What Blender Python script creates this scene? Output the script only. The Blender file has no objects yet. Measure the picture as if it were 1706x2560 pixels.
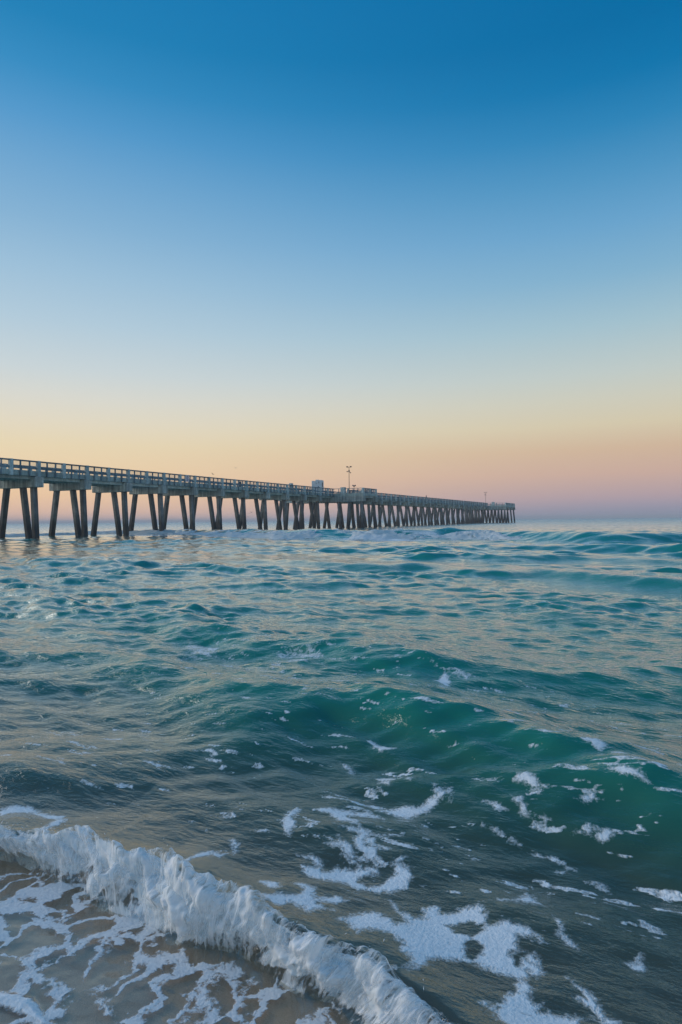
import bpy, math, random
import numpy as np
from mathutils import Matrix, Vector

random.seed(7)
RNG = np.random.default_rng(11)
scene = bpy.context.scene
COL = scene.collection
R = math.radians

# ------------------------------------------------------------------ camera
W0, H0, FPX = 1706.0, 2560.0, 1546.0          # photograph size, focal length in its pixels
EYE = 1.8
cam_data = bpy.data.cameras.new('camera')
cam = bpy.data.objects.new('camera', cam_data)
COL.objects.link(cam)
CAM_ROT = Matrix.Rotation(R(90.77), 4, 'X') @ Matrix.Rotation(R(-0.52), 4, 'Z')
cam.matrix_world = Matrix.Translation((0, 0, EYE)) @ CAM_ROT
cam_data.sensor_fit = 'HORIZONTAL'
cam_data.sensor_width = 24.0
cam_data.lens = 24.0 * FPX / W0
cam_data.clip_start = 0.05
cam_data.clip_end = 40000
scene.camera = cam

# ------------------------------------------------------------------ sky
SUN_AZ, SUN_EL = -72.0, 20.0                     # left of the view, raised well above the still unrisen sun
world = bpy.data.worlds.new('World')
scene.world = world
world.use_nodes = True
wn = world.node_tree
wn.nodes.clear()


def lin(c):
    return tuple(((v / 255.0) / 12.92 if v / 255.0 <= 0.04045 else ((v / 255.0 + 0.055) / 1.055) ** 2.4) for v in c)


def N(tree, kind, **kw):
    n = tree.nodes.new(kind)
    for k, v in kw.items():
        if k.startswith('in_'):
            key = k[3:]
            n.inputs[int(key) if key.isdigit() else key].default_value = v
        else:
            setattr(n, k, v)
    return n


def math_node(tree, op, a, b=None, c=None, clamp=False):
    n = tree.nodes.new('ShaderNodeMath')
    n.operation = op
    n.use_clamp = clamp
    for i, v in enumerate((a, b, c)):
        if v is None:
            continue
        if isinstance(v, (int, float)):
            n.inputs[i].default_value = v
        else:
            tree.links.new(v, n.inputs[i])
    return n.outputs[0]


def ramp(tree, fac, stops, interp='LINEAR'):
    n = tree.nodes.new('ShaderNodeValToRGB')
    cr = n.color_ramp
    cr.interpolation = interp
    while len(cr.elements) < len(stops):
        cr.elements.new(0.5)
    for e, (p, c) in zip(cr.elements, stops):
        e.position = p
        e.color = (c[0], c[1], c[2], 1.0) if not isinstance(c, (int, float)) else (c, c, c, 1.0)
    if fac is not None:
        tree.links.new(fac, n.inputs[0])
    return n.outputs[0]


def mixcol(tree, fac, a, b, blend='MIX'):
    n = tree.nodes.new('ShaderNodeMix')
    n.data_type = 'RGBA'
    n.blend_type = blend
    for sock, v in ((n.inputs[0], fac), (n.inputs[6], a), (n.inputs[7], b)):
        if isinstance(v, (int, float)):
            sock.default_value = v
        elif isinstance(v, tuple):
            sock.default_value = (v[0], v[1], v[2], 1.0)
        else:
            tree.links.new(v, sock)
    return n.outputs[2]


SKY_EL = 60.0


def sky_stops(rows):
    return [(max(0.0, e) / SKY_EL, lin(c)) for e, c in rows]


# colours by elevation: towards the sunrise (left) and away from it (right)
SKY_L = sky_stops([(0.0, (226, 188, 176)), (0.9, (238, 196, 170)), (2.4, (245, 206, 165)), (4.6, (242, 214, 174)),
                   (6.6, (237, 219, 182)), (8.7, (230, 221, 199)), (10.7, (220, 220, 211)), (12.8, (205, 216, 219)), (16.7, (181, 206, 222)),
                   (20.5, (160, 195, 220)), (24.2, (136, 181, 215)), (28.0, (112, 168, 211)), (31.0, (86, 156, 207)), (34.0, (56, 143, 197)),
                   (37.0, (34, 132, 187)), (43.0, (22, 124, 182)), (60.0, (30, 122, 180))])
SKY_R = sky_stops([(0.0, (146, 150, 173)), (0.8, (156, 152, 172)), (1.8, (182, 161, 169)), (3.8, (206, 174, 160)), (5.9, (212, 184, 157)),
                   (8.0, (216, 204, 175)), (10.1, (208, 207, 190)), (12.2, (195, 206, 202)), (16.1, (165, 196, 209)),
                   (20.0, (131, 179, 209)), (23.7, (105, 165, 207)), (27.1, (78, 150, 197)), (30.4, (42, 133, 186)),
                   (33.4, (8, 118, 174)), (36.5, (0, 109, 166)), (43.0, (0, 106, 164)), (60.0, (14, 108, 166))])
tc = N(wn, 'ShaderNodeTexCoord')
sep = N(wn, 'ShaderNodeSeparateXYZ')
nrm = N(wn, 'ShaderNodeVectorMath', operation='NORMALIZE')
wn.links.new(tc.outputs['Generated'], nrm.inputs[0])
wn.links.new(nrm.outputs[0], sep.inputs[0])
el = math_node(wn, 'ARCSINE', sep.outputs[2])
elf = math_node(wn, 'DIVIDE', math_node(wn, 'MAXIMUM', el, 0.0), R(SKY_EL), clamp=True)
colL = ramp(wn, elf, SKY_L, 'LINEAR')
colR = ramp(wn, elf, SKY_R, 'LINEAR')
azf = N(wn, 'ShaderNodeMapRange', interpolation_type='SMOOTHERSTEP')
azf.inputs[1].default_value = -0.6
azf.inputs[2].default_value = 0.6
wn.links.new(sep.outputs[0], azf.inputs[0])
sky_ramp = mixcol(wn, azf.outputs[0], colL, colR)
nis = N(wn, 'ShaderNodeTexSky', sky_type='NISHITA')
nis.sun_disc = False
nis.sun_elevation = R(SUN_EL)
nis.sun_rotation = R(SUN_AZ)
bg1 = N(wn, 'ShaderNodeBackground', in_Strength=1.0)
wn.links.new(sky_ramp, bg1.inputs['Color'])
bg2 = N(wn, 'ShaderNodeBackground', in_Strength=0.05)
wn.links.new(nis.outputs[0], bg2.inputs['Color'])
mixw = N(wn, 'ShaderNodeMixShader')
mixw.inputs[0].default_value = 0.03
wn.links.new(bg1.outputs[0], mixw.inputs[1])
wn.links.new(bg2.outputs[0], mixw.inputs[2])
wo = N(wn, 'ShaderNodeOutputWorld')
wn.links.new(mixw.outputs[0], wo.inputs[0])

# ------------------------------------------------------------------ wide soft fill lamp, added to brighten the scene before sunrise
sd = bpy.data.lights.new('sun_fill', 'SUN')
sd.energy = 1.9
sd.angle = R(45)
sd.color = (1.0, 0.90, 0.80)
sun_fill = bpy.data.objects.new('sun_fill', sd)
COL.objects.link(sun_fill)
sdir = Vector((math.sin(R(SUN_AZ)) * math.cos(R(SUN_EL)), math.cos(R(SUN_AZ)) * math.cos(R(SUN_EL)), math.sin(R(SUN_EL))))
sun_fill.rotation_euler = sdir.to_track_quat('Z', 'Y').to_euler()
sun_fill.location = sdir * 50

scene.view_settings.view_transform = 'Standard'
scene.view_settings.look = 'None'
scene.view_settings.exposure = 0.0
scene.view_settings.gamma = 1.0
scene.view_settings.use_curve_mapping = False
scene.render.engine = 'CYCLES'

# ------------------------------------------------------------------ helpers
THETA = R(26.15)
ST, CT = math.sin(THETA), math.cos(THETA)      # seaward direction (ST, CT), along shore (CT, -ST)
ROT3 = np.array(CAM_ROT.to_3x3())


def px_ground(px, py, z):
    """photo pixel -> point on the horizontal plane at height z"""
    px = np.asarray(px, float); py = np.asarray(py, float); z = np.asarray(z, float)
    d = np.stack([(px - W0 / 2) / FPX, -(py - H0 / 2) / FPX, -np.ones_like(px)], -1)
    d = d @ ROT3.T
    t = (z - EYE) / d[..., 2]
    return d[..., 0] * t, d[..., 1] * t


def to_su(x, y):
    return x * ST + y * CT, x * CT - y * ST


def from_su(s, u):
    return s * ST + u * CT, s * CT - u * ST


def tag(o, label=None, cat=None, group=None, kind=None):
    if label: o['label'] = label
    if cat: o['category'] = cat
    if group: o['group'] = group
    if kind: o['kind'] = kind
    return o


def empty(name, loc, rz=0.0, parent=None):
    o = bpy.data.objects.new(name, None)
    COL.objects.link(o)
    o.location = loc
    o.rotation_euler = (0, 0, rz)
    o.empty_display_size = 0.3
    o.parent = parent
    return o


def np_mesh(name, verts, quads, mat, smooth=True, attrs=None):
    me = bpy.data.meshes.new(name)
    nv, nq = len(verts), len(quads)
    k = quads.shape[1]
    me.vertices.add(nv)
    me.vertices.foreach_set('co', np.ascontiguousarray(verts, dtype=np.float32).ravel())
    me.loops.add(nq * k)
    me.loops.foreach_set('vertex_index', np.ascontiguousarray(quads, dtype=np.int32).ravel())
    me.polygons.add(nq)
    me.polygons.foreach_set('loop_start', np.arange(0, nq * k, k, dtype=np.int32))
    me.polygons.foreach_set('use_smooth', np.full(nq, smooth, dtype=bool))
    me.update(calc_edges=True)
    for an, av in (attrs or {}).items():
        a = me.attributes.new(an, 'FLOAT', 'POINT')
        a.data.foreach_set('value', np.ascontiguousarray(av, dtype=np.float32))
    me.materials.append(mat)
    return me


def grid_quads(nr, nc):
    i = np.arange(nr - 1)[:, None] * nc + np.arange(nc - 1)[None, :]
    return np.stack([i, i + 1, i + nc + 1, i + nc], -1).reshape(-1, 4)


class MB:
    """collects boxes and prisms into one mesh"""
    def __init__(self):
        self.v = []; self.f = []; self.sm = []

    def add(self, verts, faces, smooth=False):
        o = len(self.v)
        self.v += [tuple(map(float, p)) for p in verts]
        self.f += [tuple(i + o for i in f) for f in faces]
        self.sm += [smooth] * len(faces)

    def box(self, x0, x1, y0, y1, z0, z1, b=0.0):
        if b <= 0:
            v = [(x, y, z) for z in (z0, z1) for x, y in ((x0, y0), (x1, y0), (x1, y1), (x0, y1))]
            self.add(v, [(0, 3, 2, 1), (4, 5, 6, 7), (0, 1, 5, 4), (1, 2, 6, 5), (2, 3, 7, 6), (3, 0, 4, 7)])
            return
        v = []
        for z, ins in ((z0, b), (z0 + b, 0), (z1 - b, 0), (z1, b)):
            a0, a1, c0, c1 = x0 + ins, x1 - ins, y0 + ins, y1 - ins
            v += [(a0 + b, c0, z), (a1 - b, c0, z), (a1, c0 + b, z), (a1, c1 - b, z), (a1 - b, c1, z), (a0 + b, c1, z), (a0, c1 - b, z), (a0, c0 + b, z)]
        f = [tuple(range(7, -1, -1)), tuple(range(24, 32))]
        for k in range(3):
            for i in range(8):
                j = (i + 1) % 8
                f.append((k * 8 + i, k * 8 + j, k * 8 + 8 + j, k * 8 + 8 + i))
        self.add(v, f)

    def tube(self, p0, p1, r0, r1=None, n=10, cap=True):
        r1 = r0 if r1 is None else r1
        p0 = Vector(p0); p1 = Vector(p1)
        d = (p1 - p0).normalized()
        a = d.orthogonal().normalized(); b = d.cross(a)
        v = []
        for p, r in ((p0, r0), (p1, r1)):
            for i in range(n):
                t = 2 * math.pi * i / n
                v.append(p + a * math.cos(t) * r + b * math.sin(t) * r)
        f = [(i, (i + 1) % n, n + (i + 1) % n, n + i) for i in range(n)]
        self.add(v, f, True)
        if cap:
            self.add(v[:n], [tuple(range(n - 1, -1, -1))])
            self.add(v[n:], [tuple(range(n))])

    def ellipsoid(self, c, r, n=10, m=7):
        v = []; f = []
        for j in range(m + 1):
            t = math.pi * j / m
            for i in range(n):
                p = 2 * math.pi * i / n
                v.append((c[0] + r[0] * math.sin(t) * math.cos(p), c[1] + r[1] * math.sin(t) * math.sin(p), c[2] + r[2] * math.cos(t)))
        for j in range(m):
            for i in range(n):
                k = (i + 1) % n
                f.append((j * n + i, (j + 1) * n + i, (j + 1) * n + k, j * n + k))
        self.add(v, f, True)

    def mesh(self, name, mat):
        me = bpy.data.meshes.new(name)
        me.from_pydata(self.v, [], self.f)
        me.polygons.foreach_set('use_smooth', self.sm)
        me.materials.append(mat)
        me.update()
        return me


def obj(name, me, parent=None, loc=(0, 0, 0), rz=0.0):
    o = bpy.data.objects.new(name, me)
    COL.objects.link(o)
    o.parent = parent
    o.location = loc
    o.rotation_euler = (0, 0, rz)
    return o


# --- numpy value noise ------------------------------------------------------
_perm = RNG.permutation(4096)
_val = RNG.random(4096)


def vnoise(x, y, z=None):
    def h(i, j, k):
        return _val[_perm[(_perm[(_perm[i & 4095] + j) & 4095] + k) & 4095]]
    if z is None:
        z = np.zeros_like(x)
    xi, yi, zi = np.floor(x).astype(int), np.floor(y).astype(int), np.floor(z).astype(int)
    fx, fy, fz = x - xi, y - yi, z - zi
    fx, fy, fz = (f * f * f * (f * (f * 6 - 15) + 10) for f in (fx, fy, fz))
    out = 0
    for a in (0, 1):
        for b in (0, 1):
            for c in (0, 1):
                w = (fx if a else 1 - fx) * (fy if b else 1 - fy) * (fz if c else 1 - fz)
                out = out + w * h(xi + a, yi + b, zi + c)
    return out * 2 - 1


def fbm(x, y, z=None, o=4, g=0.5):
    s = 0; a = 1.0
    for k in range(o):
        s = s + a * vnoise(x * 2 ** k + 17.3 * k, y * 2 ** k + 5.1 * k, None if z is None else z * 2 ** k)
        a *= g
    return s


def sstep(a, b, x):
    t = np.clip((x - a) / (b - a), 0, 1)
    return t * t * (3 - 2 * t)


# ------------------------------------------------------------------ materials
def new_mat(name):
    m = bpy.data.materials.new(name)
    m.use_nodes = True
    t = m.node_tree
    t.nodes.clear()
    out = N(t, 'ShaderNodeOutputMaterial')
    return m, t, out


def coords(t, scale=(1, 1, 1), rotz=0.0):
    g = N(t, 'ShaderNodeNewGeometry')
    mp = N(t, 'ShaderNodeMapping', vector_type='POINT')
    mp.inputs['Scale'].default_value = scale
    if rotz:
        r = N(t, 'ShaderNodeMapping')
        r.inputs['Rotation'].default_value = (0, 0, rotz)
        t.links.new(g.outputs['Position'], r.inputs[0])
        t.links.new(r.outputs[0], mp.inputs[0])
    else:
        t.links.new(g.outputs['Position'], mp.inputs[0])
    return mp.outputs[0]


def noise(t, vec, scale, detail=4, rough=0.55, dist=0.0):
    n = N(t, 'ShaderNodeTexNoise')
    n.inputs['Scale'].default_value = scale
    n.inputs['Detail'].default_value = detail
    n.inputs['Roughness'].default_value = rough
    n.inputs['Distortion'].default_value = dist
    t.links.new(vec, n.inputs['Vector'])
    return n.outputs['Fac']


def concrete(name, light, dark, streak=0.7, tide=False, rough=0.85):
    m, t, out = new_mat(name)
    p = N(t, 'ShaderNodeBsdfPrincipled')
    p.inputs['Roughness'].default_value = rough
    big = noise(t, coords(t), 0.9, 5, 0.65)
    st = noise(t, coords(t, (2.6, 2.6, 0.16), -THETA), 1.0, 5, 0.7)
    fine = noise(t, coords(t), 9.0, 4, 0.6)
    f1 = ramp(t, big, [(0.35, 0.0), (0.66, 1.0)])
    c = mixcol(t, f1, dark, light)
    f2 = ramp(t, st, [(0.40, 1.0), (0.60, 0.0)])
    c = mixcol(t, math_node(t, 'MULTIPLY', f2, streak), c, tuple(v * 0.42 for v in dark))
    f3 = ramp(t, fine, [(0.3, 0.72), (0.7, 1.12)])
    c = mixcol(t, 1.0, c, f3, 'MULTIPLY')
    oi = N(t, 'ShaderNodeObjectInfo')
    tint = ramp(t, oi.outputs['Random'], [(0.0, 0.8), (1.0, 1.12)])
    c = mixcol(t, 1.0, c, tint, 'MULTIPLY')
    if tide:                                     # wet, weed-dark band up to the high-water mark
        g = N(t, 'ShaderNodeNewGeometry')
        s = N(t, 'ShaderNodeSeparateXYZ')
        t.links.new(g.outputs['Position'], s.inputs[0])
        zz = math_node(t, 'ADD', s.outputs[2], math_node(t, 'MULTIPLY', noise(t, coords(t, (1.5, 1.5, 0.5)), 1.2, 4), -1.6))
        w = ramp(t, math_node(t, 'DIVIDE', zz, 6.0), [(0.10, 1.0), (0.22, 0.55), (0.42, 0.0)])
        c = mixcol(t, math_node(t, 'MULTIPLY', w, 0.86), c, (0.035, 0.034, 0.034))
    t.links.new(c, p.inputs['Base Color'])
    b = N(t, 'ShaderNodeBump')
    b.inputs['Strength'].default_value = 0.5
    b.inputs['Distance'].default_value = 0.03
    t.links.new(fine, b.inputs['Height'])
    t.links.new(b.outputs[0], p.inputs['Normal'])
    t.links.new(p.outputs[0], out.inputs[0])
    return m


def plain(name, col, rough=0.6, metal=0.0):
    m, t, out = new_mat(name)
    p = N(t, 'ShaderNodeBsdfPrincipled')
    p.inputs['Roughness'].default_value = rough
    p.inputs['Metallic'].default_value = metal
    f = ramp(t, noise(t, coords(t), 7.0, 4), [(0.3, 0.8), (0.7, 1.15)])
    t.links.new(mixcol(t, 1.0, tuple(col), f, 'MULTIPLY'), p.inputs['Base Color'])
    t.links.new(p.outputs[0], out.inputs[0])
    return m


M_CAP = concrete('cap_concrete', (0.70, 0.73, 0.67), (0.36, 0.40, 0.38), 0.75)
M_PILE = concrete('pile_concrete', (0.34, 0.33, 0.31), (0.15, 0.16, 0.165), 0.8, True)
M_DECK = concrete('deck_concrete', (0.58, 0.68, 0.64), (0.36, 0.45, 0.44), 0.40)
M_POST = concrete('post_concrete', (0.64, 0.75, 0.75), (0.40, 0.52, 0.54), 0.35)
M_RAIL = concrete('weathered_rail', (0.26, 0.36, 0.41), (0.14, 0.21, 0.26), 0.4)
M_WOODTOP = plain('rail_cap_wood', (0.11, 0.10, 0.07), 0.8)
M_METAL = plain('lamp_metal', (0.12, 0.10, 0.08), 0.5, 0.4)
M_DARK = plain('dark_fitting', (0.02, 0.025, 0.03), 0.5)
M_KIOSK = concrete('kiosk_paint', (0.92, 0.95, 0.96), (0.82, 0.88, 0.90), 0.10)
M_GLASS = plain('kiosk_glass', (0.03, 0.05, 0.06), 0.1)
M_SIGN = plain('sign_white', (0.72, 0.70, 0.72), 0.5)
M_INK = plain('sign_print', (0.22, 0.10, 0.22), 0.5)
M_CLOTH = plain('dark_clothing', (0.025, 0.028, 0.035), 0.9)
M_HAIR = plain('dark_hair', (0.02, 0.015, 0.01), 0.8)
M_GULL = plain('gull_feather', (0.10, 0.10, 0.10), 0.8)
M_GULLB = plain('gull_body', (0.26, 0.25, 0.24), 0.8)


def foam_pattern(t):
    """foam mask from the painted density plus fine procedural breakup"""
    a = N(t, 'ShaderNodeAttribute', attribute_name='foam')
    l = N(t, 'ShaderNodeAttribute', attribute_name='lace')
    v = coords(t, (1, 1, 1), THETA)             # x along shore, y seaward
    n1 = noise(t, v, 14.0, 6, 0.68, 0.6)
    n2 = noise(t, v, 60.0, 4, 0.6)
    d = math_node(t, 'ADD', a.outputs['Fac'], math_node(t, 'MULTIPLY', math_node(t, 'SUBTRACT', n1, 0.5), 1.25))
    d = math_node(t, 'ADD', d, math_node(t, 'MULTIPLY', math_node(t, 'SUBTRACT', n2, 0.5), 0.55))
    m1 = N(t, 'ShaderNodeMapRange', interpolation_type='SMOOTHSTEP')
    m1.inputs[1].default_value = 0.36; m1.inputs[2].default_value = 0.78
    t.links.new(d, m1.inputs[0])
    # lace: warped cell borders, drawn out down the beach
    wv = N(t, 'ShaderNodeTexNoise')
    wv.inputs['Scale'].default_value = 6.0; wv.inputs['Detail'].default_value = 4
    t.links.new(v, wv.inputs['Vector'])
    off = N(t, 'ShaderNodeVectorMath', operation='MULTIPLY_ADD')
    t.links.new(wv.outputs['Color'], off.inputs[0])
    off.inputs[1].default_value = (0.30, 0.34, 0.0)
    t.links.new(v, off.inputs[2])
    mp = N(t, 'ShaderNodeMapping')
    mp.inputs['Scale'].default_value = (5.6, 3.6, 0.0)
    t.links.new(off.outputs[0], mp.inputs[0])
    vo = N(t, 'ShaderNodeTexVoronoi', feature='DISTANCE_TO_EDGE')
    vo.inputs['Scale'].default_value = 1.0
    t.links.new(mp.outputs[0], vo.inputs['Vector'])
    big = noise(t, v, 3.2, 3, 0.5)
    wid = math_node(t, 'MULTIPLY', math_node(t, 'SUBTRACT', big, 0.30), 0.62)
    wid = math_node(t, 'MULTIPLY', wid, l.outputs['Fac'])
    e = math_node(t, 'SUBTRACT', wid, vo.outputs['Distance'])
    e = math_node(t, 'ADD', e, math_node(t, 'MULTIPLY', math_node(t, 'SUBTRACT', n1, 0.5), 0.34))
    e = math_node(t, 'ADD', e, math_node(t, 'MULTIPLY', math_node(t, 'SUBTRACT', n2, 0.5), 0.12))
    m2 = N(t, 'ShaderNodeMapRange', interpolation_type='SMOOTHSTEP')
    m2.inputs[1].default_value = 0.0; m2.inputs[2].default_value = 0.06
    t.links.new(e, m2.inputs[0])
    lace = math_node(t, 'MULTIPLY', m2.outputs[0], math_node(t, 'MINIMUM', math_node(t, 'MULTIPLY', l.outputs['Fac'], 3.0), 0.78))
    return math_node(t, 'MAXIMUM', math_node(t, 'MULTIPLY', m1.outputs[0], 0.93), lace), n1, n2


def water_material():
    m, t, out = new_mat('sea_water')
    foam, n1, n2 = foam_pattern(t)
    dep = N(t, 'ShaderNodeAttribute', attribute_name='depth').outputs['Fac']
    rgh = N(t, 'ShaderNodeAttribute', attribute_name='rough').outputs['Fac']
    rip = N(t, 'ShaderNodeAttribute', attribute_name='ripple').outputs['Fac']
    # fine ripples
    v = coords(t, (1.0, 2.4, 1.0), THETA)
    b1 = noise(t, v, 9.0, 4, 0.6, 0.3)
    b2 = noise(t, coords(t, (0.35, 1.0, 1.0), THETA), 1.1, 4, 0.6, 0.2)
    bp = N(t, 'ShaderNodeBump')
    bp.inputs['Distance'].default_value = 0.020
    t.links.new(rip, bp.inputs['Strength'])
    t.links.new(b1, bp.inputs['Height'])
    bp2 = N(t, 'ShaderNodeBump')
    bp2.inputs['Distance'].default_value = 0.10
    bp2.inputs['Strength'].default_value = 0.25
    t.links.new(b2, bp2.inputs['Height'])
    t.links.new(bp.outputs[0], bp2.inputs['Normal'])
    # ripples too small and far for the mesh: spread the facets
    fa = N(t, 'ShaderNodeAttribute', attribute_name='facet').outputs['Fac']
    nz = N(t, 'ShaderNodeTexNoise')
    nz.inputs['Scale'].default_value = 1.6; nz.inputs['Detail'].default_value = 3
    t.links.new(coords(t, (0.45, 1.0, 1.0), THETA), nz.inputs['Vector'])
    sb_ = N(t, 'ShaderNodeVectorMath', operation='SUBTRACT')
    t.links.new(nz.outputs['Color'], sb_.inputs[0]); sb_.inputs[1].default_value = (0.5, 0.5, 0.5)
    fl_ = N(t, 'ShaderNodeVectorMath', operation='MULTIPLY')
    t.links.new(sb_.outputs[0], fl_.inputs[0]); fl_.inputs[1].default_value = (1, 1, 0)
    sc_ = N(t, 'ShaderNodeVectorMath', operation='SCALE')
    t.links.new(fl_.outputs[0], sc_.inputs[0]); t.links.new(fa, sc_.inputs['Scale'])
    ad_ = N(t, 'ShaderNodeVectorMath', operation='ADD')
    t.links.new(bp2.outputs[0], ad_.inputs[0]); t.links.new(sc_.outputs[0], ad_.inputs[1])
    no_ = N(t, 'ShaderNodeVectorMath', operation='NORMALIZE')
    t.links.new(ad_.outputs[0], no_.inputs[0])
    nrm_ = no_.outputs[0]
    # body: what the water scatters back, and the bottom seen through it
    body_c = ramp(t, math_node(t, 'DIVIDE', dep, 2.0), [(0.0, (0.15, 0.125, 0.08)), (0.05, (0.095, 0.080, 0.038)), (0.11, (0.058, 0.082, 0.040)), (0.20, (0.028, 0.115, 0.065)),
                                                      (0.32, (0.016, 0.175, 0.110)), (0.50, (0.014, 0.19, 0.135)), (1.0, (0.012, 0.205, 0.175))])
    opac = math_node(t, 'SUBTRACT', 1.0, math_node(t, 'POWER', 0.0008, math_node(t, 'MAXIMUM', dep, 0.0)), clamp=True)
    tr = N(t, 'ShaderNodeBsdfTransparent')
    tr.inputs[0].default_value = (0.96, 0.94, 0.88, 1)
    df = N(t, 'ShaderNodeBsdfDiffuse')
    t.links.new(body_c, df.inputs[0])
    body = N(t, 'ShaderNodeMixShader')
    t.links.new(opac, body.inputs[0]); t.links.new(tr.outputs[0], body.inputs[1]); t.links.new(df.outputs[0], body.inputs[2])
    gl = N(t, 'ShaderNodeBsdfGlossy')
    gl.inputs[0].default_value = (0.98, 0.98, 0.98, 1)
    t.links.new(rgh, gl.inputs['Roughness'])
    t.links.new(nrm_, gl.inputs['Normal'])
    fr = N(t, 'ShaderNodeFresnel')
    fr.inputs[0].default_value = 1.58
    t.links.new(nrm_, fr.inputs['Normal'])
    wat = N(t, 'ShaderNodeMixShader')
    bk = N(t, 'ShaderNodeNewGeometry').outputs['Backfacing']       # light coming back up through the surface
    ff = math_node(t, 'MULTIPLY', math_node(t, 'MULTIPLY', fr.outputs[0], 1.35, clamp=True), math_node(t, 'SUBTRACT', 1.0, bk))
    t.links.new(ff, wat.inputs[0]); t.links.new(body.outputs[0], wat.inputs[1]); t.links.new(gl.outputs[0], wat.inputs[2])
    fd = N(t, 'ShaderNodeBsdfDiffuse')
    fc = mixcol(t, ramp(t, n2, [(0.3, 0.0), (0.7, 1.0)]), (0.74, 0.77, 0.80), (0.93, 0.94, 0.95))
    t.links.new(fc, fd.inputs[0])
    fb = N(t, 'ShaderNodeBump')
    fb.inputs['Distance'].default_value = 0.02
    fb.inputs['Strength'].default_value = 0.6
    t.links.new(math_node(t, 'ADD', foam, math_node(t, 'MULTIPLY', n2, 0.5)), fb.inputs['Height'])
    t.links.new(fb.outputs[0], fd.inputs['Normal'])
    fin = N(t, 'ShaderNodeMixShader')
    t.links.new(foam, fin.inputs[0]); t.links.new(wat.outputs[0], fin.inputs[1]); t.links.new(fd.outputs[0], fin.inputs[2])
    t.links.new(fin.outputs[0], out.inputs[0])
    return m


def whitewater_material(name, along=60.0, across=5.0, slant=0.0, relief=0.008, grain=30.0, edge=(0.02, 0.72)):
    """aerated water: streaks drawn out along the fall, ragged thin edges"""
    m, t, out = new_mat(name)
    a = N(t, 'ShaderNodeAttribute', attribute_name='wa').outputs['Fac']
    b = N(t, 'ShaderNodeAttribute', attribute_name='wb').outputs['Fac']
    k = N(t, 'ShaderNodeAttribute', attribute_name='cover').outputs['Fac']
    cv = N(t, 'ShaderNodeCombineXYZ')
    t.links.new(math_node(t, 'MULTIPLY', math_node(t, 'ADD', a, math_node(t, 'MULTIPLY', b, slant)), along), cv.inputs[0])
    t.links.new(math_node(t, 'MULTIPLY', b, across), cv.inputs[1])
    st = noise(t, cv.outputs[0], 1.0, 5, 0.62, 0.5)
    st2 = noise(t, coords(t), grain, 4, 0.6)
    al = math_node(t, 'ADD', k, math_node(t, 'MULTIPLY', math_node(t, 'SUBTRACT', st, 0.5), 1.9))
    al = math_node(t, 'ADD', al, math_node(t, 'MULTIPLY', math_node(t, 'SUBTRACT', st2, 0.5), 0.5))
    mr = N(t, 'ShaderNodeMapRange', interpolation_type='SMOOTHSTEP')
    mr.inputs[1].default_value = edge[0]; mr.inputs[2].default_value = edge[1]
    t.links.new(al, mr.inputs[0])
    c = mixcol(t, ramp(t, st, [(0.34, 0.0), (0.62, 1.0)]), (0.80, 0.87, 0.90), (0.97, 0.97, 0.98))
    df = N(t, 'ShaderNodeBsdfDiffuse')
    t.links.new(c, df.inputs[0])
    tl = N(t, 'ShaderNodeBsdfTranslucent')
    t.links.new(c, tl.inputs[0])
    bp = N(t, 'ShaderNodeBump')
    bp.inputs['Distance'].default_value = relief
    bp.inputs['Strength'].default_value = 0.18 if relief < 0.05 else 0.7
    t.links.new(math_node(t, 'ADD', st, math_node(t, 'MULTIPLY', st2, 0.5)), bp.inputs['Height'])
    t.links.new(bp.outputs[0], df.inputs['Normal'])
    mx = N(t, 'ShaderNodeMixShader')
    mx.inputs[0].default_value = 0.38
    t.links.new(df.outputs[0], mx.inputs[1]); t.links.new(tl.outputs[0], mx.inputs[2])
    tr = N(t, 'ShaderNodeBsdfTransparent')
    fin = N(t, 'ShaderNodeMixShader')
    t.links.new(mr.outputs[0], fin.inputs[0]); t.links.new(tr.outputs[0], fin.inputs[1]); t.links.new(mx.outputs[0], fin.inputs[2])
    t.links.new(fin.outputs[0], out.inputs[0])
    return m


def sand_material():
    m, t, out = new_mat('wet_sand')
    p = N(t, 'ShaderNodeBsdfPrincipled')
    v = coords(t)
    n1 = noise(t, v, 3.0, 5, 0.6)
    n2 = noise(t, v, 260.0, 3, 0.7)
    c = mixcol(t, ramp(t, n1, [(0.3, 0.0), (0.7, 1.0)]), (0.41, 0.285, 0.195), (0.50, 0.36, 0.255))
    c = mixcol(t, 1.0, c, ramp(t, n2, [(0.25, 0.55), (0.75, 1.35)]), 'MULTIPLY')
    t.links.new(c, p.inputs['Base Color'])
    p.inputs['Roughness'].default_value = 0.45
    b = N(t, 'ShaderNodeBump')
    b.inputs['Distance'].default_value = 0.004
    b.inputs['Strength'].default_value = 0.6
    t.links.new(math_node(t, 'ADD', n2, math_node(t, 'MULTIPLY', n1, 2.0)), b.inputs['Height'])
    t.links.new(b.outputs[0], p.inputs['Normal'])
    t.links.new(p.outputs[0], out.inputs[0])
    return m


M_WATER = water_material()
M_WHITE = whitewater_material('whitewater_near', 150.0, 1.5, 0.040)
M_WHITE_FAR = whitewater_material('whitewater_far', 130.0, 7.0, 0.0, 0.25, 2.2, (0.16, 0.62))
M_SAND = sand_material()
M_DROP = plain('spray', (0.85, 0.87, 0.9), 0.3)

# ================================================================== THE SHORE AND THE SEA
V2P = 1706.0 / 1568.0


def sand_z(s, u):
    d = s - 1.45
    z = np.where(d < 0, 0.02 - 0.085 * d, 0.02 - 0.10 * d)
    z = np.where(s > 9, 0.02 - 0.755 - 0.045 * (s - 9), z)
    return np.maximum(z, -3.0) + 0.012 * vnoise(s * 0.9, u * 0.5)


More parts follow.
